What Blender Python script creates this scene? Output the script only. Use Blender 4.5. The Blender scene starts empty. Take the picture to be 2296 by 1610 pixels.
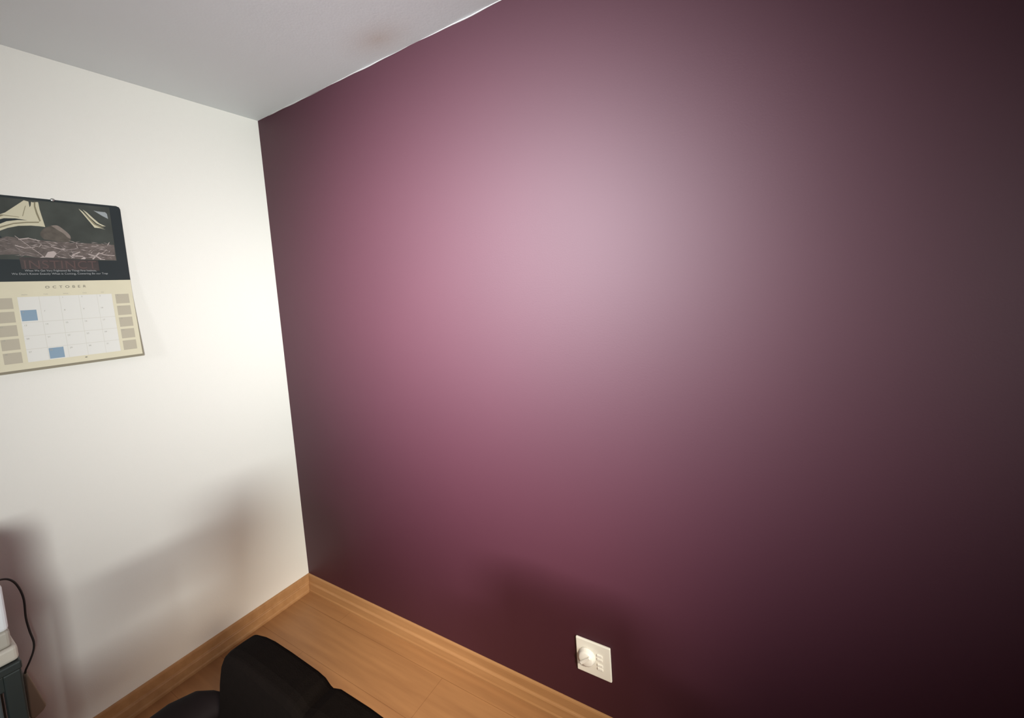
import bpy, bmesh, math, random
from mathutils import Vector, Matrix
random.seed(4)
S = bpy.context.scene
COL = S.collection

# ------------------------------------------------------------------ camera
# world: floor z = 0, white wall is y = 0, plum wall is x = 0, room lies at x < 0, y < 0
Z0 = 0.09                      # height of the skirting board top
FPX = 944.638
cam_d = bpy.data.cameras.new('camera')
cam = bpy.data.objects.new('camera', cam_d)
COL.objects.link(cam)
yaw, pitch, roll = 0.55488431, -0.07466731, -0.07345647
f = Vector((math.cos(yaw)*math.cos(pitch), math.sin(yaw)*math.cos(pitch), math.sin(pitch)))
r0 = Vector((math.sin(yaw), -math.cos(yaw), 0)); u0 = r0.cross(f)
rr = r0*math.cos(roll) + u0*math.sin(roll)
uu = -r0*math.sin(roll) + u0*math.cos(roll)
M = Matrix((rr, uu, -f)).transposed().to_4x4()
M.translation = Vector((-1.26571, -2.13642, 1.46696 + Z0))
cam.matrix_world = M
cam_d.sensor_fit = 'HORIZONTAL'; cam_d.sensor_width = 36.0
cam_d.lens = 36.0*FPX/2296
cam_d.shift_x = 25.09/2296
cam_d.shift_y = -86.07/2296
cam_d.clip_start = 0.02
S.camera = cam

# ------------------------------------------------------------------ colour management, world
S.view_settings.view_transform = 'Standard'
S.view_settings.look = 'None'
S.view_settings.gamma = 1.0
S.view_settings.use_curve_mapping = False
S.view_settings.exposure = 0.0
w = bpy.data.worlds.new('world'); S.world = w; w.use_nodes = True
w.node_tree.nodes['Background'].inputs[0].default_value = (0.55, 0.68, 0.85, 1)
w.node_tree.nodes['Background'].inputs[1].default_value = 1.0

# ------------------------------------------------------------------ lights: daylight through the two windows, an added warm light
def area(name, loc, direction, sx, sy, power, color, spread=180):
    d = bpy.data.lights.new(name, 'AREA'); d.shape = 'RECTANGLE'; d.size = sx; d.size_y = sy
    d.energy = power; d.color = color; d.spread = math.radians(spread)
    o = bpy.data.objects.new(name, d); COL.objects.link(o)
    o.location = loc
    o.rotation_euler = Vector(direction).to_track_quat('-Z', 'Y').to_euler()
    return o
XW, YW, H = -3.3, -4.6, 2.4 + Z0           # side wall, rear wall, ceiling
WIN_A = dict(y0=-1.5, y1=-0.4, z0=1.62, z1=2.36)    # window in the side wall (faces the plum wall)
WIN_B = dict(x0=-2.65, x1=-1.65, z0=0.9, z1=1.8)    # window in the rear wall (faces the white wall)
area('daylight_side', (XW+0.02, -1.0, 2.02), (3.3, -0.22, -0.55), 0.70, 1.0, 45, (0.94, 0.92, 0.98), 43)
area('daylight_rear', (-2.2, YW+0.02, 1.35), (2.42, 4.6, 0.16), 0.9, 0.8, 18.5, (0.96, 1.0, 0.96), 45)
area('added_warm_light', (-1.5, -3.13, 2.02), (1.30, 2.18, -1.93), 0.26, 0.26, 6.0, (1.0, 0.88, 0.72), 37)  # added light without a lamp body, brightens the floor and throws the chair's shadow

# ------------------------------------------------------------------ helpers
def mat(name, color, rough=0.6, metal=0.0, spec=0.5, noise=0.0, nscale=8, bump=0.0, bscale=200, coat=0.0):
    m = bpy.data.materials.new(name); m.use_nodes = True
    nt = m.node_tree; b = nt.nodes['Principled BSDF']
    b.inputs['Base Color'].default_value = (*color, 1)
    b.inputs['Roughness'].default_value = rough
    b.inputs['Metallic'].default_value = metal
    b.inputs['Specular IOR Level'].default_value = spec
    b.inputs['Coat Weight'].default_value = coat
    tc = nt.nodes.new('ShaderNodeTexCoord')
    if noise > 0:
        n = nt.nodes.new('ShaderNodeTexNoise'); n.inputs['Scale'].default_value = nscale
        n.inputs['Detail'].default_value = 3
        nt.links.new(tc.outputs['Object'], n.inputs['Vector'])
        mx = nt.nodes.new('ShaderNodeMix'); mx.data_type = 'RGBA'
        mx.inputs[6].default_value = (*[c*(1-noise) for c in color], 1)
        mx.inputs[7].default_value = (*[min(1, c*(1+noise)) for c in color], 1)
        nt.links.new(n.outputs['Fac'], mx.inputs[0]); nt.links.new(mx.outputs[2], b.inputs['Base Color'])
    if bump > 0:
        n = nt.nodes.new('ShaderNodeTexNoise'); n.inputs['Scale'].default_value = bscale
        nt.links.new(tc.outputs['Object'], n.inputs['Vector'])
        bp = nt.nodes.new('ShaderNodeBump'); bp.inputs['Strength'].default_value = bump
        bp.inputs['Distance'].default_value = 0.002
        nt.links.new(n.outputs['Fac'], bp.inputs['Height']); nt.links.new(bp.outputs['Normal'], b.inputs['Normal'])
    return m

def obj(name, bm, m, parent=None, smooth=False, bevel=0.0, seg=2):
    me = bpy.data.meshes.new(name)
    bmesh.ops.recalc_face_normals(bm, faces=bm.faces)
    bm.to_mesh(me); bm.free()
    for mm in (m if isinstance(m, (list, tuple)) else [m]): me.materials.append(mm)
    if smooth: me.polygons.foreach_set('use_smooth', [True]*len(me.polygons))
    o = bpy.data.objects.new(name, me); COL.objects.link(o)
    if parent: o.parent = parent
    if bevel > 0:
        b = o.modifiers.new('bevel', 'BEVEL'); b.width = bevel; b.segments = seg; b.limit_method = 'ANGLE'
        b.harden_normals = False
    return o

def tag(o, label, cat, group=None):
    o['label'] = label; o['category'] = cat
    if group: o['group'] = group
    return o
def thing(name, label, cat, loc=(0, 0, 0)):
    o = bpy.data.objects.new(name, None); COL.objects.link(o); o.location = loc; o.empty_display_size = .05
    return tag(o, label, cat)
def struct(o): o['kind'] = 'structure'; return o

def box(bm, x0, x1, y0, y1, z0, z1, mi=0):
    vs = [bm.verts.new((x, y, z)) for x in (x0, x1) for y in (y0, y1) for z in (z0, z1)]
    for q in ((0,1,3,2), (4,6,7,5), (0,4,5,1), (2,3,7,6), (0,2,6,4), (1,5,7,3)):
        fc = bm.faces.new([vs[i] for i in q]); fc.material_index = mi
def prism(bm, pts, vec, mi=0):
    a = [bm.verts.new(p) for p in pts]; b = [bm.verts.new(Vector(p)+Vector(vec)) for p in pts]
    n = len(a)
    fs = [bm.faces.new(a), bm.faces.new(b[::-1])] + [bm.faces.new([a[i], a[(i+1) % n], b[(i+1) % n], b[i]]) for i in range(n)]
    for q in fs: q.material_index = mi
def loft(bm, rings, closed=True, cap=True):
    R = [[bm.verts.new(p) for p in r] for r in rings]
    n = len(R[0])
    for a, b in zip(R, R[1:]):
        for i in range(n if closed else n-1):
            bm.faces.new([a[i], a[(i+1) % n], b[(i+1) % n], b[i]])
    if cap: bm.faces.new(R[0][::-1]); bm.faces.new(R[-1])
def tube(bm, pts, rad, n=10):
    pts = [Vector(p) for p in pts]; rings = []
    nrm = None
    for i, p in enumerate(pts):
        t = (pts[min(i+1, len(pts)-1)] - pts[max(i-1, 0)]).normalized()
        if nrm is None: nrm = t.orthogonal().normalized()
        nrm = (nrm - t*nrm.dot(t)).normalized(); bn = t.cross(nrm)
        rd = rad[i] if isinstance(rad, (list, tuple)) else rad
        rings.append([p + (nrm*math.cos(2*math.pi*k/n) + bn*math.sin(2*math.pi*k/n))*rd for k in range(n)])
    loft(bm, rings)
def lathe(bm, prof, o, axis='z', n=28):
    rings = []
    for (r, h) in prof:
        rings.append([])
        for k in range(n):
            a = 2*math.pi*k/n; c, s = r*math.cos(a), r*math.sin(a)
            v = {'z': (c, s, h), 'x': (h, c, s), 'y': (c, h, s)}[axis]
            rings[-1].append(Vector(o) + Vector(v))
    loft(bm, rings)
def smooth_pts(pts, k=6):
    P = [Vector(p) for p in pts]; out = []
    for i in range(len(P)-1):
        a, b, c, d = P[max(i-1, 0)], P[i], P[i+1], P[min(i+2, len(P)-1)]
        for j in range(k):
            t = j/k
            out.append(0.5*((2*b) + (c-a)*t + (2*a-5*b+4*c-d)*t*t + (3*b-a-3*c+d)*t**3))
    out.append(P[-1]); return out
def text(name, s, size, loc, rot, m, parent, align='CENTER', spacing=1.0, xs=1.0, ext=0.0002):
    c = bpy.data.curves.new(name, 'FONT'); c.body = s; c.size = size; c.align_x = align; c.align_y = 'CENTER'
    c.space_character = spacing; c.extrude = ext
    t = bpy.data.objects.new(name, c); COL.objects.link(t)
    t.rotation_euler = rot; t.scale = (xs, 1, 1); t.location = loc
    bpy.context.view_layer.update()
    me = bpy.data.meshes.new_from_object(t.evaluated_get(bpy.context.evaluated_depsgraph_get()))
    o = bpy.data.objects.new(name, me); COL.objects.link(o)
    o.matrix_world = t.matrix_world.copy()
    bpy.data.objects.remove(t)
    me.materials.clear(); me.materials.append(m)
    if parent: o.parent = parent
    return o

# ------------------------------------------------------------------ materials
M_white = mat('white_wall_paint', (0.83, 0.81, 0.76), 0.75, spec=0.25, bump=0.15, bscale=260)
M_plum = mat('plum_wall_paint', (0.050, 0.009, 0.019), 0.58, spec=0.5, noise=0.05, nscale=3, bump=0.06, bscale=180)
M_other = mat('brown_wall_paint', (0.085, 0.05, 0.035), 0.9, spec=0.1)
M_white_pl = mat('white_frame_paint', (0.8, 0.8, 0.78), 0.4)
M_caulk = mat('white_caulk', (0.5, 0.49, 0.48), 0.5)

def wood(name, c1, c2, rough=0.4, planks=True):
    m = bpy.data.materials.new(name); m.use_nodes = True
    nt = m.node_tree; b = nt.nodes['Principled BSDF']; b.inputs['Roughness'].default_value = rough
    b.inputs['Specular IOR Level'].default_value = 0.4
    tc = nt.nodes.new('ShaderNodeTexCoord')
    mp = nt.nodes.new('ShaderNodeMapping'); mp.inputs['Scale'].default_value = (14, 0.9, 14)
    nt.links.new(tc.outputs['Object'], mp.inputs['Vector'])
    n = nt.nodes.new('ShaderNodeTexNoise'); n.inputs['Scale'].default_value = 2.2; n.inputs['Detail'].default_value = 5
    nt.links.new(mp.outputs['Vector'], n.inputs['Vector'])
    cr = nt.nodes.new('ShaderNodeValToRGB')
    cr.color_ramp.elements[0].position = 0.3; cr.color_ramp.elements[1].position = 0.72
    cr.color_ramp.elements[0].color = (*c1, 1); cr.color_ramp.elements[1].color = (*c2, 1)
    nt.links.new(n.outputs['Fac'], cr.inputs['Fac'])
    out = cr.outputs['Color']
    if planks:
        mp2 = nt.nodes.new('ShaderNodeMapping'); mp2.inputs['Rotation'].default_value = (0, 0, math.radians(90))
        mp2.inputs['Location'].default_value = (0.3, 0.085, 0)
        nt.links.new(tc.outputs['Object'], mp2.inputs['Vector'])
        br = nt.nodes.new('ShaderNodeTexBrick')
        br.inputs['Color1'].default_value = (1, 1, 1, 1); br.inputs['Color2'].default_value = (0.93, 0.9, 0.88, 1)
        br.inputs['Mortar'].default_value = (0.62, 0.55, 0.5, 1)
        br.inputs['Scale'].default_value = 1.0; br.inputs['Brick Width'].default_value = 1.3
        br.inputs['Row Height'].default_value = 0.19; br.inputs['Mortar Size'].default_value = 0.0012
        br.inputs['Mortar Smooth'].default_value = 0.6
        nt.links.new(mp2.outputs['Vector'], br.inputs['Vector'])
        mx = nt.nodes.new('ShaderNodeMix'); mx.data_type = 'RGBA'; mx.blend_type = 'MULTIPLY'; mx.inputs[0].default_value = 1
        nt.links.new(out, mx.inputs[6]); nt.links.new(br.outputs['Color'], mx.inputs[7]); out = mx.outputs[2]
    nt.links.new(out, b.inputs['Base Color'])
    return m
M_floor = wood('oak_laminate', (0.31, 0.150, 0.062), (0.41, 0.21, 0.088), 0.42)
M_skirt = wood('oak_skirting', (0.37, 0.19, 0.08), (0.46, 0.25, 0.11), 0.35, planks=False)

# ceiling: matt white, a little grey, with a faint brownish patch by the plum wall
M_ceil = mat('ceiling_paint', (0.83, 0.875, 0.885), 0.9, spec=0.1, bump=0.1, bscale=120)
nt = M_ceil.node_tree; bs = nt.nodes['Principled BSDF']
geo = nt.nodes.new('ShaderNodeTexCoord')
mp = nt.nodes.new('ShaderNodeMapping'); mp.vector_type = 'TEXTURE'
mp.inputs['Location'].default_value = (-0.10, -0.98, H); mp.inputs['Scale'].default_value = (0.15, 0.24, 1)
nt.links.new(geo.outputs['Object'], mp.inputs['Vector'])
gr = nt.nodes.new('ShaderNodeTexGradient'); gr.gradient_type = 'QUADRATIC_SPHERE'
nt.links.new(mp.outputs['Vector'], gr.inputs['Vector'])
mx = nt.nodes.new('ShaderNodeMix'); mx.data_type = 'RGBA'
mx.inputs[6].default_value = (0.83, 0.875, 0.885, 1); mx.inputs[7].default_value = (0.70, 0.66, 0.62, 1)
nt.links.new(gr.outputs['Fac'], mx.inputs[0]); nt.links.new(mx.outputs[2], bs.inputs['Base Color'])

# ------------------------------------------------------------------ the room
T = 0.12
bm = bmesh.new(); box(bm, XW-T, T, YW-T, T, -0.1, 0.0); struct(obj('floor', bm, M_floor))
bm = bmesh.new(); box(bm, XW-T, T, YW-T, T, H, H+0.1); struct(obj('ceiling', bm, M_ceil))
bm = bmesh.new(); box(bm, XW-T, 0, 0, T, 0, H); struct(obj('wall_left', bm, M_white))
bm = bmesh.new(); box(bm, 0, T, YW-T, T, 0, H); struct(obj('wall_right', bm, M_plum))
def wall_with_hole(name, ax, at, a0, a1, hole):
    bm = bmesh.new(); h0, h1, z0, z1 = hole
    for (p, q, s, t) in ((a0, h0, 0, H), (h1, a1, 0, H), (h0, h1, 0, z0), (h0, h1, z1, H)):
        if ax == 'x': box(bm, at-T, at, p, q, s, t)
        else: box(bm, p, q, at-T, at, s, t)
    return struct(obj(name, bm, M_other))
A, B = WIN_A, WIN_B
wall_with_hole('wall_side', 'x', XW, YW, 0, (A['y0'], A['y1'], A['z0'], A['z1']))
wall_with_hole('wall_rear', 'y', YW, XW, 0, (B['x0'], B['x1'], B['z0'], B['z1']))
def window(name, ax, at, a0, a1, z0, z1):
    bm = bmesh.new(); d = 0.035
    bars = [(a0, a0+.045, z0, z1), (a1-.045, a1, z0, z1), (a0, a1, z0, z0+.045), (a0, a1, z1-.045, z1)]
    for (p, q, s, t) in bars:
        if ax == 'x': box(bm, at-d, at+0.01, p, q, s, t)
        else: box(bm, p, q, at-d, at+0.01, s, t)
    return struct(obj(name, bm, M_white_pl, bevel=0.004))
window('window_1', 'x', XW, A['y0'], A['y1'], A['z0'], A['z1'])
window('window_2', 'y', YW, B['x0'], B['x1'], B['z0'], B['z1'])

# skirting boards: ovolo-topped oak profile, (distance from wall, height)
prof = [(0, 0), (0.021, 0), (0.021, 0.010), (0.018, 0.016), (0.016, 0.036), (0.0155, 0.043), (0.013, 0.047), (0.010, 0.0485),
        (0.0085, 0.052), (0.0082, 0.074), (0.0078, 0.082), (0.006, 0.087), (0.003, 0.0895), (0, 0.09)]
bm = bmesh.new()
loft(bm, [[(-d, y, z) for d, z in prof] for y in (-0.001, -0.8, -1.6, -2.4, YW+.001)])
struct(obj('baseboard_right', bm, M_skirt))
bm = bmesh.new()
loft(bm, [[(x, -d, z) for d, z in prof] for x in (-0.0005, -1.0, -2.0, XW+.001)])
struct(obj('baseboard_left', bm, M_skirt))
# bead of white filler where the plum paint stops below the ceiling; its edge wavers a little
bm = bmesh.new(); pts = []; y = -0.10
while y > -3.0:
    pts.append((-0.0008 + 0.0006*math.sin(y*9.0), y, H - 0.0012 - 0.0010*math.sin(y*14.0+1) - 0.0008*math.sin(y*37))); y -= 0.03
tube(bm, pts, [0.0014 + 0.0010*math.sin(i*0.35) for i in range(len(pts))], 8)
struct(obj('trim_1', bm, M_caulk, smooth=True))

# ------------------------------------------------------------------ dimmer plate on the plum wall
M_ivory = mat('ivory_plastic', (0.88, 0.86, 0.78), 0.35, spec=0.5)
M_ivory2 = mat('ivory_knob_plastic', (0.90, 0.88, 0.82), 0.3, spec=0.5)
sy, sz = -1.626, 0.195 + Z0
sw = thing('dimmer_switch', 'square ivory wall control plate with round knob on the plum wall', 'switch', (0, sy, sz))
bm = bmesh.new(); box(bm, -0.009, 0, -0.0605, 0.0605, -0.0605, 0.0605)
obj('cover_plate', bm, M_ivory, sw, bevel=0.0035, seg=3)
bm = bmesh.new()
lathe(bm, [(0.0305, -0.009), (0.030, -0.0125), (0.0275, -0.015), (0.0265, -0.021), (0.025, -0.0255), (0.021, -0.0275), (0.004, -0.028)], (0, 0.021, 0.004), 'x', 40)
kn = obj('knob', bm, M_ivory2, sw, smooth=True)
bm = bmesh.new(); prism(bm, [(-0.0335, .021-.020, .004+.012), (-0.0335, .021-.014, .004+.019), (-0.0335, .021+.020, .004-.010), (-0.0335, .021+.013, .004-.018)], (0.008, 0, 0))
obj('knob_grip', bm, M_ivory2, kn, bevel=0.0018)
for i, (yy, zz) in enumerate(((-0.0235, 0.022), (-0.0235, 0.0085), (-0.0235, -0.0115), (-0.0235, -0.025))):
    bm = bmesh.new(); box(bm, -0.0125, -0.0088, yy-0.0095, yy+0.0095, zz-0.0042, zz+0.0042)
    obj('ridge', bm, M_ivory2, sw, bevel=0.0014)

# ------------------------------------------------------------------ wall calendar
M_black = mat('poster_black', (0.022, 0.030, 0.033), 0.32, spec=0.5, noise=0.15, nscale=9)
M_art_bg = mat('poster_smoky_green', (0.056, 0.063, 0.056), 0.32, noise=0.5, nscale=14)
M_cream = mat('calendar_cream', (0.68, 0.63, 0.47), 0.5, noise=0.03, nscale=20)
M_cell = mat('calendar_white', (0.72, 0.71, 0.67), 0.5)
M_tan = mat('calendar_tan', (0.46, 0.415, 0.325), 0.5)
M_blue = mat('calendar_blue', (0.23, 0.33, 0.43), 0.5)
M_pageedge = mat('page_edge', (0.26, 0.23, 0.165), 0.7)
M_sail = mat('print_cream', (0.60, 0.56, 0.41), 0.4)
M_sail2 = mat('print_shadow', (0.25, 0.22, 0.14), 0.4)
M_sail3 = mat('print_grey', (0.33, 0.36, 0.37), 0.4)
M_rock = mat('print_rock', (0.10, 0.085, 0.07), 0.4, noise=0.6, nscale=50)
M_rock2 = mat('print_rock_light', (0.23, 0.19, 0.165), 0.4, noise=0.4, nscale=60)
M_gr = mat('print_ground', (0.13, 0.105, 0.095), 0.4, noise=0.7, nscale=60)
M_twig = mat('print_twig', (0.45, 0.38, 0.36), 0.4)
M_twig2 = mat('print_twig_dim', (0.24, 0.20, 0.19), 0.4)
M_tred = mat('print_title', (0.10, 0.062, 0.058), 0.4)
M_tbg = mat('print_title_band', (0.055, 0.043, 0.042), 0.4, noise=0.3, nscale=30)
M_tgrey = mat('print_caption', (0.36, 0.37, 0.38), 0.4)
M_tdark = mat('print_dark', (0.16, 0.14, 0.12), 0.5)
M_tnum = mat('print_number', (0.38, 0.36, 0.32), 0.5)
M_steel = mat('nail_metal', (0.45, 0.45, 0.44), 0.35, metal=0.8)

CX, CZ = -0.785, 1.899 + Z0
cal = thing('wall_calendar', 'open wall calendar with dark photo page above a cream October page', 'calendar', (CX, 0, CZ))
W2 = 0.188
# the photo page: stiff, upper right corner rounded, standing a hair off the wall
def yu(v): return -0.0045 - 0.004*(-v/0.288)
bm = bmesh.new()
cor = [(-W2, -0.288), (W2, -0.288), (W2, -0.012), (W2-0.003, -0.004), (W2-0.012, 0.0), (-W2+0.012, 0.0), (-W2+0.003, -0.004), (-W2, -0.012)]
a = [bm.verts.new((x, yu(v), v)) for x, v in cor]; b = [bm.verts.new((x, yu(v)+0.0035, v)) for x, v in cor]
bm.faces.new(a); bm.faces.new(b[::-1])
for i in range(8): bm.faces.new([a[i], a[(i+1) % 8], b[(i+1) % 8], b[i]])
up = obj('photo_page', bm, M_black, cal)
# the print on it
bm = bmesh.new()
def poly(pts, mi, lay):
    vs = [bm.verts.new((x, yu(v) - 0.00025*lay, v)) for x, v in pts]
    fc = bm.faces.new(vs); fc.material_index = mi
AM = [M_art_bg, M_sail, M_sail2, M_rock, M_rock2, M_gr, M_twig, M_twig2, M_sail3, M_black, M_tbg]
poly([(-.155, -.008), (.155, -.008), (.155, -.2135), (-.155, -.2135)], 0, 1)
poly([(-.155, -.2135), (-.155, -.14), (-.12, -.16), (-.155, -.1)], 9, 2)
# left sheaf of pages
poly([(-.155, -.082), (-.115, -.058), (-.068, -.0115), (-.058, -.0145), (-.052, -.0145), (-.047, -.016), (-.038, -.0135), (-.0345, -.0135), (-.0335, -.04), (-.030, -.07), (-.0265, -.0985), (-.04, -.097), (-.06, -.0965), (-.09, -.1), (-.115, -.109), (-.137, -.122), (-.155, -.132)], 1, 3)
poly([(-.155, -.094), (-.12, -.0775), (-.095, -.0755), (-.067, -.079), (-.09, -.0805), (-.115, -.087), (-.14, -.103), (-.155, -.115)], 9, 4)
poly([(-.155, -.122), (-.13, -.105), (-.10, -.091), (-.07, -.0845), (-.0385, -.081), (-.041, -.0855), (-.07, -.0885), (-.10, -.095), (-.13, -.110), (-.155, -.128)], 2, 4)
poly([(-.045, -.014), (-.041, -.014), (-.0425, -.028), (-.040, -.05), (-.035, -.078), (-.0385, -.081), (-.044, -.055), (-.0465, -.03)], 2, 4)
poly([(-.0575, -.0145), (-.0515, -.0145), (-.0535, -.027), (-.057, -.034)], 0, 4)
poly([(-.155, -.084), (-.125, -.0655), (-.085, -.069), (-.085, -.0705), (-.12, -.0685), (-.155, -.089)], 2, 4)
poly([(-.067, -.03), (-.0655, -.03), (-.076, -.066), (-.0775, -.066)], 2, 5)
# right sheaf
poly([(.067, -.0235), (.077, -.033), (.091, -.058), (.104, -.079), (.118, -.0865), (.134, -.0945), (.121, -.0905), (.104, -.090)], 1, 3)
poly([(.078, -.026), (.088, -.034), (.105, -.056), (.119, -.0725), (.137, -.0825), (.127, -.082), (.111, -.073), (.094, -.052)], 1, 4)
poly([(.077, -.031), (.092, -.053), (.109, -.0765), (.132, -.0875), (.120, -.0865), (.104, -.079), (.090, -.057)], 2, 5)
poly([(.108, -.0255), (.119, -.0275), (.141, -.028), (.1455, -.034), (.147, -.053), (.128, -.041)], 8, 3)
# boulder
def spoly(pts, mi, lay):
    P = [(x, 0, v) for x, v in pts]; P.append(P[0]); poly([(q.x, q.z) for q in smooth_pts(P, 5)[:-1]], mi, lay)
spoly([(-.034, -.142), (-.042, -.125), (-.03, -.104), (-.008, -.0915), (.005, -.091), (.020, -.105), (.0325, -.122), (.034, -.137), (.026, -.148), (0, -.147)], 3, 3)
spoly([(-.012, -.0925), (.005, -.091), (.020, -.105), (.0325, -.122), (.0335, -.135), (.026, -.131), (.018, -.119), (.004, -.107)], 4, 4)
# littered ground
poly([(-.155, -.20), (-.155, -.155), (-.12, -.137), (-.09, -.142), (-.04, -.146), (.03, -.150), (.09, -.150), (.153, -.152), (.153, -.2115), (.05, -.209), (-.03, -.206), (-.06, -.2055), (-.10, -.196)], 5, 3)
lay = 4
for i in range(170):
    x = random.uniform(-.150, .150); v = random.uniform(-.205, -.146)
    if x < -.1 and v < -.19: continue
    L = random.uniform(.006, .026); an = random.gauss(0, 0.45); wd = random.uniform(.0004, .0015)
    c, s = math.cos(an)*L/2, math.sin(an)*L/2
    x = max(-.150+abs(c), min(.150-abs(c), x)); v = max(-.208+abs(s), v)
    poly([(x-c, v-s), (x-s*.1, v+wd), (x+c, v+s), (x+s*.1, v-wd)], 6 if random.random() < .45 and x > -.06 else 7, 4+i % 3)
def strip(x0, v0, x1, v1, wd, mi, lay=8):
    d = Vector((x1-x0, v1-v0)).normalized(); nx, nv = -d.y*wd, d.x*wd
    poly([(x0+nx, v0+nv), (x1+nx, v1+nv), (x1-nx, v1-nv), (x0-nx, v0-nv)], mi, lay)
for s_ in ((-.102, -.1345, -.041, -.203, .0007, 6), (-.095, -.146, -.07, -.140, .0016, 6), (-.07, -.141, -.045, -.148, .0012, 6), (-.105, -.166, -.085, -.174, .0014, 6),
           (-.085, -.175, -.06, -.171, .0010, 6), (.03, -.196, .053, -.183, .0018, 6), (.03, -.197, .060, -.199, .0016, 6), (.085, -.209, .105, -.186, .0020, 6),
           (.104, -.184, .122, -.192, .0014, 6), (.122, -.192, .150, -.193, .0012, 6), (.098, -.199, .109, -.208, .0018, 6), (.105, -.209, .120, -.209, .0012, 6),
           (.075, -.190, .098, -.200, .0018, 6), (-.02, -.166, .012, -.178, .0012, 6), (.012, -.178, .045, -.172, .0012, 7)):
    strip(*s_)
poly([(-.052, -.2065), (-.045, -.2015), (-.037, -.2055)], 6, 9)
poly([(-.040, -.205), (-.030, -.186), (-.015, -.182), (-.008, -.190), (-.018, -.206)], 6, 7)
poly([(.052, -.2095), (.062, -.200), (.0665, -.2045), (.064, -.2095)], 6, 9)
poly([(-.100, -.2055), (.10, -.2125), (.10, -.252), (-.098, -.246)], 10, 2)
obj('photo_print', bm, AM, up)
RX = (math.radians(90), 0, 0)
sl = (math.radians(90)+math.atan(0.004/0.288), 0, 0)
for (s_, sz_, v_, m_, xs_, sp_) in (('INSTINCT', .040, -.2315, M_tred, 0.93, 1.08),
                               ('When We Get Very Frightened By Things First Instincts,', .0092, -.2515, M_tgrey, .98, 1.0),
                               ("We Don't Know Exactly What is Coming, Cowering Be our Trap", .0096, -.2625, M_tgrey, 1.02, 1.04)):
    t = text('printed_text', s_, sz_, (CX, yu(v_)-0.0012, CZ+v_), sl, m_, None, spacing=sp_, xs=xs_)
    wdt = t.dimensions.x; want = {'I': .184, 'W': .183}[s_[0]] if 'Know' not in s_ else .245
    sc = want/wdt; t.scale.x *= sc
    t.parent = up; t.matrix_parent_inverse = Matrix.Translation((-CX, 0, -CZ))
# slab serifs on the upright strokes of the title
for x in (-.089, -.0745, -.0545, -.007, .0125, .033, .087):
    for v in (-.2178, -.2452):
        bm = bmesh.new(); box(bm, x-.005, x+.005, yu(v)-.0014, yu(v)-.0010, v-.0006, v+.0006)
        obj('letter_serif', bm, M_tred, up)

# the month page: a thick pad that leans a little further off the wall towards its foot
V0, V1 = -0.288, -0.584
def yl(v): t_ = (v-V0)/(V1-V0); return -0.0085 - 0.016*t_**1.3
def wl(v): t_ = (v-V0)/(V1-V0); return W2 + 0.002*t_
def page(bm, off0, off1, inset=0.0, N=14, dx=0.0, dv=0.0):
    fr, bk = [], []
    for i in range(N+1):
        v = V0 + (V1+dv-V0)*i/N
        fr.append((bm.verts.new((-wl(v)+inset, yl(v)+off0, v)), bm.verts.new((wl(v)-inset+dx*(i/N), yl(v)+off0, v))))
        bk.append((bm.verts.new((-wl(v)+inset, yl(v)+off1, v)), bm.verts.new((wl(v)-inset+dx*(i/N), yl(v)+off1, v))))
    for i in range(N):
        bm.faces.new([fr[i][0], fr[i][1], fr[i+1][1], fr[i+1][0]]); bm.faces.new([bk[i][1], bk[i][0], bk[i+1][0], bk[i+1][1]])
        bm.faces.new([fr[i][1], bk[i][1], bk[i+1][1], fr[i+1][1]]); bm.faces.new([fr[i][0], fr[i+1][0], bk[i+1][0], bk[i][0]])
    bm.faces.new([fr[0][0], bk[0][0], bk[0][1], fr[0][1]]); bm.faces.new([fr[N][0], fr[N][1], bk[N][1], bk[N][0]])
bm = bmesh.new(); page(bm, 0, 0.0006); lo = obj('month_page', bm, M_cream, cal)
bm = bmesh.new(); page(bm, 0.0035, 0.0065, 0.0, dx=0.006, dv=-0.009); obj('under_pages', bm, M_pageedge, lo)
bm = bmesh.new()
def cell(x0, x1, v0, v1, mi, lay=1):
    pts = [(x0, v0), (x1, v0), (x1, (v0+v1)/2), (x1, v1), (x0, v1), (x0, (v0+v1)/2)]
    vs = [bm.verts.new((x, yl(v)-0.0002*lay, v)) for x, v in pts]
    fc = bm.faces.new(vs); fc.material_index = mi
RP = 0.0455; R0 = -0.3385
cols = [(-.172, -.131)] + [(-.118+.0502*i, -.078+.0502*i) for i in range(5)] + [(.1345, .1755)]
cell(-.119, .1245, R0-.002, R0-5*RP+.004, 1, 1)
for r in range(5):
    v = R0 - r*RP
    for c in range(7):
        x0, x1 = cols[c]
        if c in (0, 6): cell(x0, x1, v-.004, v-.0405, 0, 2)
        elif (r, c) in ((1, 1), (4, 2)): cell(x0+.001, x1-.002, v-.0015, v-.0385, 2, 3)
# thin rules between the white cells
for i in range(1, 5): cell(-.1195+.0502*i, -.1185+.0502*i, R0-.002, R0-5*RP+.004, 3, 2)
for r in range(1, 5): cell(-.119, .1245, R0-r*RP+.0025, R0-r*RP+.0010, 3, 2)
M_rule = mat('calendar_rule', (0.62, 0.60, 0.54), 0.5)
obj('date_grid', bm, [M_tan, M_cell, M_blue, M_rule], lo)
def ltext(s_, size, x, v, m_, sp_=1.0, xs_=1.0, al='CENTER', want=None):
    d_ = (yl(v-.01)-yl(v+.01))/.02
    t = text('printed_text', s_, size, (CX+x, yl(v)-0.0012, CZ+v), (math.radians(90)+math.atan(-d_), 0, 0), m_, None, al, sp_, xs_, 0.0001)
    if want: t.scale.x *= want/t.dimensions.x
    t.parent = lo; t.matrix_parent_inverse = Matrix.Translation((-CX, 0, -CZ))
ltext('OCTOBER', .0125, .0025, -.3095, M_tdark, 2.0, 1.0, want=.105)
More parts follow.
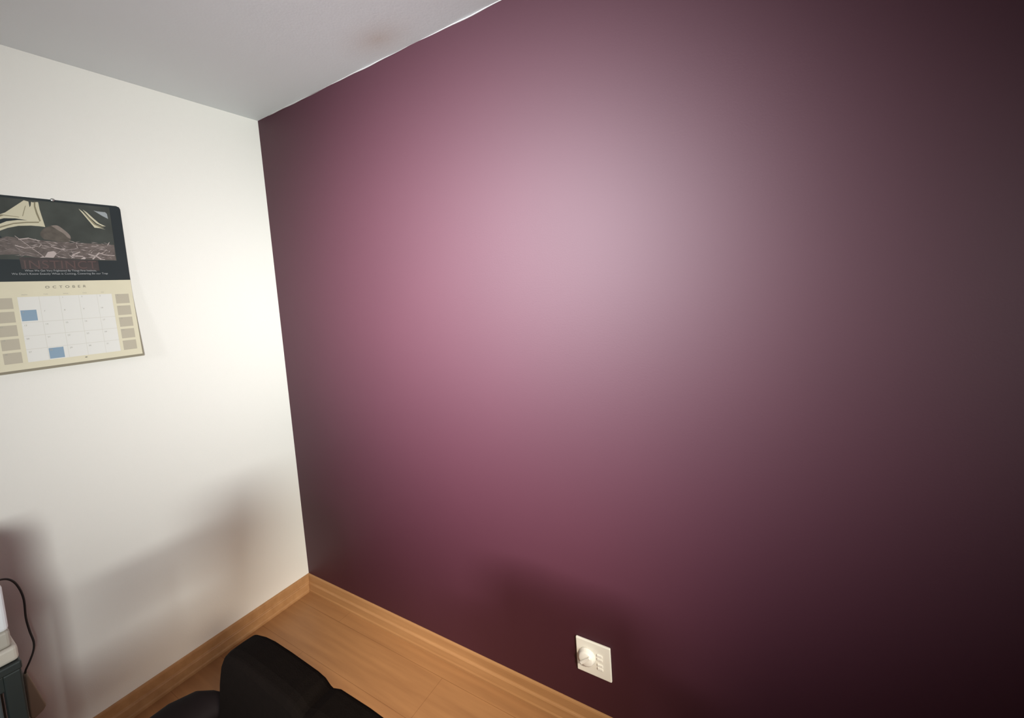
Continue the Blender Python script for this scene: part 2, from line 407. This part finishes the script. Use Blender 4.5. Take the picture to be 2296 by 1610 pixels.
for r in range(5):
    for c in range(7):
        n = r*7 + c - 2
        if n < 1 or n > 31: continue
        ltext(str(n), .0072, cols[c][0]+.007, R0-r*RP-.008, M_tnum)
for c, d_ in enumerate(('MON', 'TUE', 'WED', 'THU', 'FRI')):
    ltext(d_, .0050, (cols[c+1][0]+cols[c+1][1])/2-.004, -.3335, M_tnum, 1.3)
strip_b = bmesh.new(); box(strip_b, .022, .0275, yl(-.575)-.0009, yl(-.575)-.0003, -.5705, -.5675); obj('printed_mark', strip_b, M_tdark, lo)
bm = bmesh.new()
lathe(bm, [(0.0015, 0.0), (0.0015, -0.012), (0.0052, -0.0125), (0.0058, -0.014), (0.0045, -0.0155), (0.001, -0.016)], (CX, 0, CZ-.0025), 'y', 20)
tag(obj('nail', bm, M_steel, smooth=True), 'small round metal nail head holding up the wall calendar', 'nail')

# ------------------------------------------------------------------ desk with a white printer at the left edge
M_dark = mat('dark_green_grey_metal', (0.028, 0.036, 0.034), 0.5, metal=0.2)
M_pw = mat('white_printer_plastic', (0.80, 0.82, 0.84), 0.3, spec=0.5)
M_pb = mat('beige_printer_plastic', (0.46, 0.43, 0.37), 0.5)
M_pb2 = mat('light_beige_plastic', (0.60, 0.56, 0.48), 0.45)
M_blk = mat('black_plastic', (0.012, 0.012, 0.013), 0.4)
YD = -0.50; ZT = 0.61 + Z0
dk = thing('desk', 'dark metal-framed desk at the left edge, under the white printer', 'desk', (-1.7, -0.29, 0))
def dk_part(name, x0, x1, y0, y1, z0, z1, bev=0.004):
    bm = bmesh.new(); box(bm, x0+1.7, x1+1.7, y0+.29, y1+.29, z0, z1); return obj(name, bm, M_dark, dk, bevel=bev)
dk_part('desktop', -2.35, -1.078, YD, -0.07, ZT-0.022, ZT)
dk_part('apron', -2.32, -1.105, YD+.008, YD+.03, ZT-0.065, ZT-0.022)
dk_part('apron', -2.32, -1.105, -0.115, -0.093, ZT-0.065, ZT-0.022)
for (x, y) in ((-1.112, YD+.004), (-1.112, -.108), (-2.34, YD+.004), (-2.34, -.108)):
    dk_part('leg', x, x+0.032, y, y+0.032, 0, ZT-0.022)
M_gr_panel = mat('grey_panel', (0.10, 0.11, 0.115), 0.6)
bm = bmesh.new(); box(bm, -1.58+1.7, -1.116+1.7, YD+.045+.29, -.12+.29, 0.03, ZT-0.066); ped = obj('drawer_unit', bm, M_gr_panel, dk, bevel=.003)
for z0_ in (.06, .25, .44):
    bm = bmesh.new(); box(bm, -1.57+1.7, -1.13+1.7, YD+.033+.29, YD+.045+.29, z0_, z0_+.17); dr = obj('drawer', bm, M_gr_panel, ped, bevel=.003)
    bm = bmesh.new(); box(bm, -1.41+1.7, -1.29+1.7, YD+.022+.29, YD+.033+.29, z0_+.12, z0_+.135); obj('handle', bm, M_dark, ped, bevel=.002)

pr = thing('printer', 'boxy white and beige machine standing on the dark desk', 'printer', (-1.32, -0.31, ZT))
def pr_part(name, x0, x1, y0, y1, z0, z1, m, parent=None, bev=0.008):
    bm = bmesh.new(); box(bm, x0, x1, y0, y1, z0, z1); return obj(name, bm, m, parent or pr, bevel=bev, seg=3)
pr_part('base', -.235, .2405, -.182, .165, 0.001, 0.040, M_pb2)
pr_part('paper_tray', -.23, .233, -.176, .16, 0.040, 0.085, M_pb)
body = pr_part('body', -.232, .232, -.178, .160, 0.085, 0.205, M_pw)
pr_part('scanner_lid', -.225, .222, -.172, .150, 0.208, 0.232, M_pw)
pr_part('control_panel', .150, .200, -.1795, -.176, 0.115, 0.150, M_blk, body, 0.001)

# ------------------------------------------------------------------ cable with its adapter on the white wall
cb = thing('power_adapter', 'beige adapter hanging from a thin dark cable against the white wall', 'adapter', (-1.02, -0.04, 0.33))
Lc = lambda q: (q[0]+1.02, q[1]+0.04, q[2]+Z0-0.33)
cpts = [(-1.10, -.11, .66), (-1.07, -.06, .665), (-1.037, -.04, .655), (-1.018, -.04, .638), (-1.006, -.04, .605), (-1.0, -.04, .56), (-1.002, -.04, .50),
        (-.999, -.04, .451), (-.994, -.04, .406), (-.998, -.04, .377), (-1.009, -.04, .350), (-1.020, -.035, .325), (-1.021, -.028, .312)]
bm = bmesh.new(); tube(bm, smooth_pts([Lc(q) for q in cpts], 6), 0.0029, 8)
obj('cable', bm, mat('dark_cable', (0.06, 0.062, 0.06), 0.6), cb, smooth=True)
bm = bmesh.new()
ad = [(-1.024, .305), (-1.016, .307), (-.988, .172), (-.996, .160), (-1.018, .150), (-1.027, .158)]
prism(bm, [Lc((x, -.038, z)) for x, z in ad], (0, 0.036, 0))
obj('adapter_body', bm, mat('beige_adapter', (0.42, 0.38, 0.28), 0.5), cb, bevel=0.004, seg=3)

# ------------------------------------------------------------------ black office chair, only its backrest and armrest reach into view
M_chair = mat('black_fabric', (0.003, 0.002, 0.0015), 0.9, spec=0.03, noise=0.2, nscale=60, bump=0.4, bscale=500)
M_frame = mat('black_nylon', (0.006, 0.004, 0.004), 0.75, spec=0.06)
CXc, CYc = -1.10, -1.37
ch = thing('office_chair', 'black upholstered office chair in the shadow at the bottom edge', 'chair', (CXc, CYc, 0))
def cl(x, y, z): return (x-CXc, y-CYc, z)
# backrest: rounded shell in the y-z plane, gently dished, leaning towards the desk at its foot
def back_ring(t, grow):
    pts = []
    return pts
bm = bmesh.new()
out = []   # outline (y, z) with the softly stepped top edge
ZB = 0.762 + Z0
out += [(-1.135, 0.47), (-1.125, 0.60), (-1.133, ZB-.075), (-1.140, ZB-.045), (-1.152, ZB-.025), (-1.172, ZB-.011), (-1.205, ZB-.003), (-1.24, ZB+.001), (-1.30, ZB+.002), (-1.39, ZB), (-1.412, ZB-.003), (-1.428, ZB-.011), (-1.437, ZB-.013),
        (-1.46, ZB-.006), (-1.54, ZB-.006), (-1.60, ZB-.010), (-1.625, ZB-.026), (-1.635, ZB-.06), (-1.635, 0.60), (-1.625, 0.47), (-1.60, 0.44), (-1.16, 0.44)]
cy = -1.38; cz = 0.65
def bx(y, z, s):   # s = 0 rear face (towards the plum wall) .. 1 front face
    lean = (ZB - z)*0.10
    dish = 0.018*(1-((y-cy)/.26)**2)
    return -0.822 - lean - s*0.068 - (dish if s > .5 else dish*0.15)*(1 if z < ZB-.1 else .3)
rings = []
for s_, ins in ((0.0, .010), (0.12, .001), (0.35, 0), (0.7, 0), (0.92, .004), (1.0, .016)):
    rings.append([])
    for (y, z) in out:
        dy, dz = cy-y, cz-z; L = math.hypot(dy, dz)
        y2, z2 = y+dy/L*ins, z+dz/L*ins
        rings[-1].append(cl(bx(y2, z2, s_), y2, z2))
loft(bm, rings)
obj('backrest', bm, M_chair, ch, smooth=False, bevel=0.004)
for yc in (-1.042, -1.718):
    sd = 1 if yc > -1.4 else -1
    bm = bmesh.new()
    arm = [(-0.868, -.068, .030, .020), (-0.880, -.045, .045, .024), (-0.900, -.016, .048, .026), (-0.945, .0, .052, .028), (-1.02, .004, .048, .028), (-1.1, .002, .038, .024), (-1.17, 0, .034, .020), (-1.195, 0, .020, .012)]
    rings = []
    for (x, dy, hw, th) in arm:
        zc = 0.680; y_ = yc + dy*sd
        rings.append([cl(x, y_+hw*math.cos(a_), zc+th*math.sin(a_)) for a_ in [2*math.pi*k/20 for k in range(20)]])
    loft(bm, rings); ar = obj('armrest', bm, M_frame, ch, smooth=True)
    bm = bmesh.new(); sg = 1 if yc > -1.4 else -1
    tube(bm, smooth_pts([cl(-1.06, yc, .675), cl(-1.06, yc-.005*sg, .58), cl(-1.07, yc-.02*sg, .48), cl(-1.09, yc-.09*sg, .425), cl(-1.10, yc-.16*sg, .42)], 5), .015, 10)
    obj('arm_bracket', bm, M_frame, ar, smooth=True)
bm = bmesh.new()
rings = []
for z, g in ((.425, -.03), (.435, -.008), (.455, 0), (.485, 0), (.505, -.012), (.512, -.05)):
    pts = []
    for k in range(32):
        a_ = 2*math.pi*k/32; c, s = math.cos(a_), math.sin(a_)
        pts.append(cl(-1.165+(.225+g)*math.copysign(abs(c)**.55, c), -1.38+(.235+g)*math.copysign(abs(s)**.55, s), z))
    rings.append(pts)
loft(bm, rings); obj('seat', bm, M_chair, ch, smooth=True)
bm = bmesh.new(); tube(bm, smooth_pts([cl(-.94, -1.38, .60), cl(-.90, -1.38, .50), cl(-.92, -1.38, .41), cl(-1.0, -1.38, .395), cl(-1.12, -1.38, .405)], 5), .02, 10)
obj('back_bracket', bm, M_frame, ch, smooth=True)
bm = bmesh.new(); lathe(bm, [(.024, .09), (.026, .25), (.018, .255), (.018, .40), (.07, .402), (.07, .425)], cl(-1.165, -1.38, 0), 'z', 20)
obj('gas_column', bm, M_frame, ch, smooth=False)
for k in range(5):
    a_ = math.radians(18+72*k); d = Vector((math.cos(a_), math.sin(a_), 0)); c0 = Vector(cl(-1.165, -1.38, 0))
    bm = bmesh.new(); tube(bm, [c0+d*.01+Vector((0, 0, .115)), c0+d*.12+Vector((0, 0, .105)), c0+d*.27+Vector((0, 0, .075))], [.026, .021, .014], 10)
    lg = obj('base_leg', bm, M_frame, ch, smooth=True)
    bm = bmesh.new(); n_ = Vector((-d.y, d.x, 0)); cc = c0+d*.27+Vector((0, 0, .027))
    for off in (-.016, .016):
        tube(bm, [cc+n_*(off-.009), cc+n_*(off+.009)], .027, 18)
    tube(bm, [cc+Vector((0, 0, .0)), cc+Vector((0, 0, .05))], .006, 8)
    obj('castor', bm, M_blk, lg)
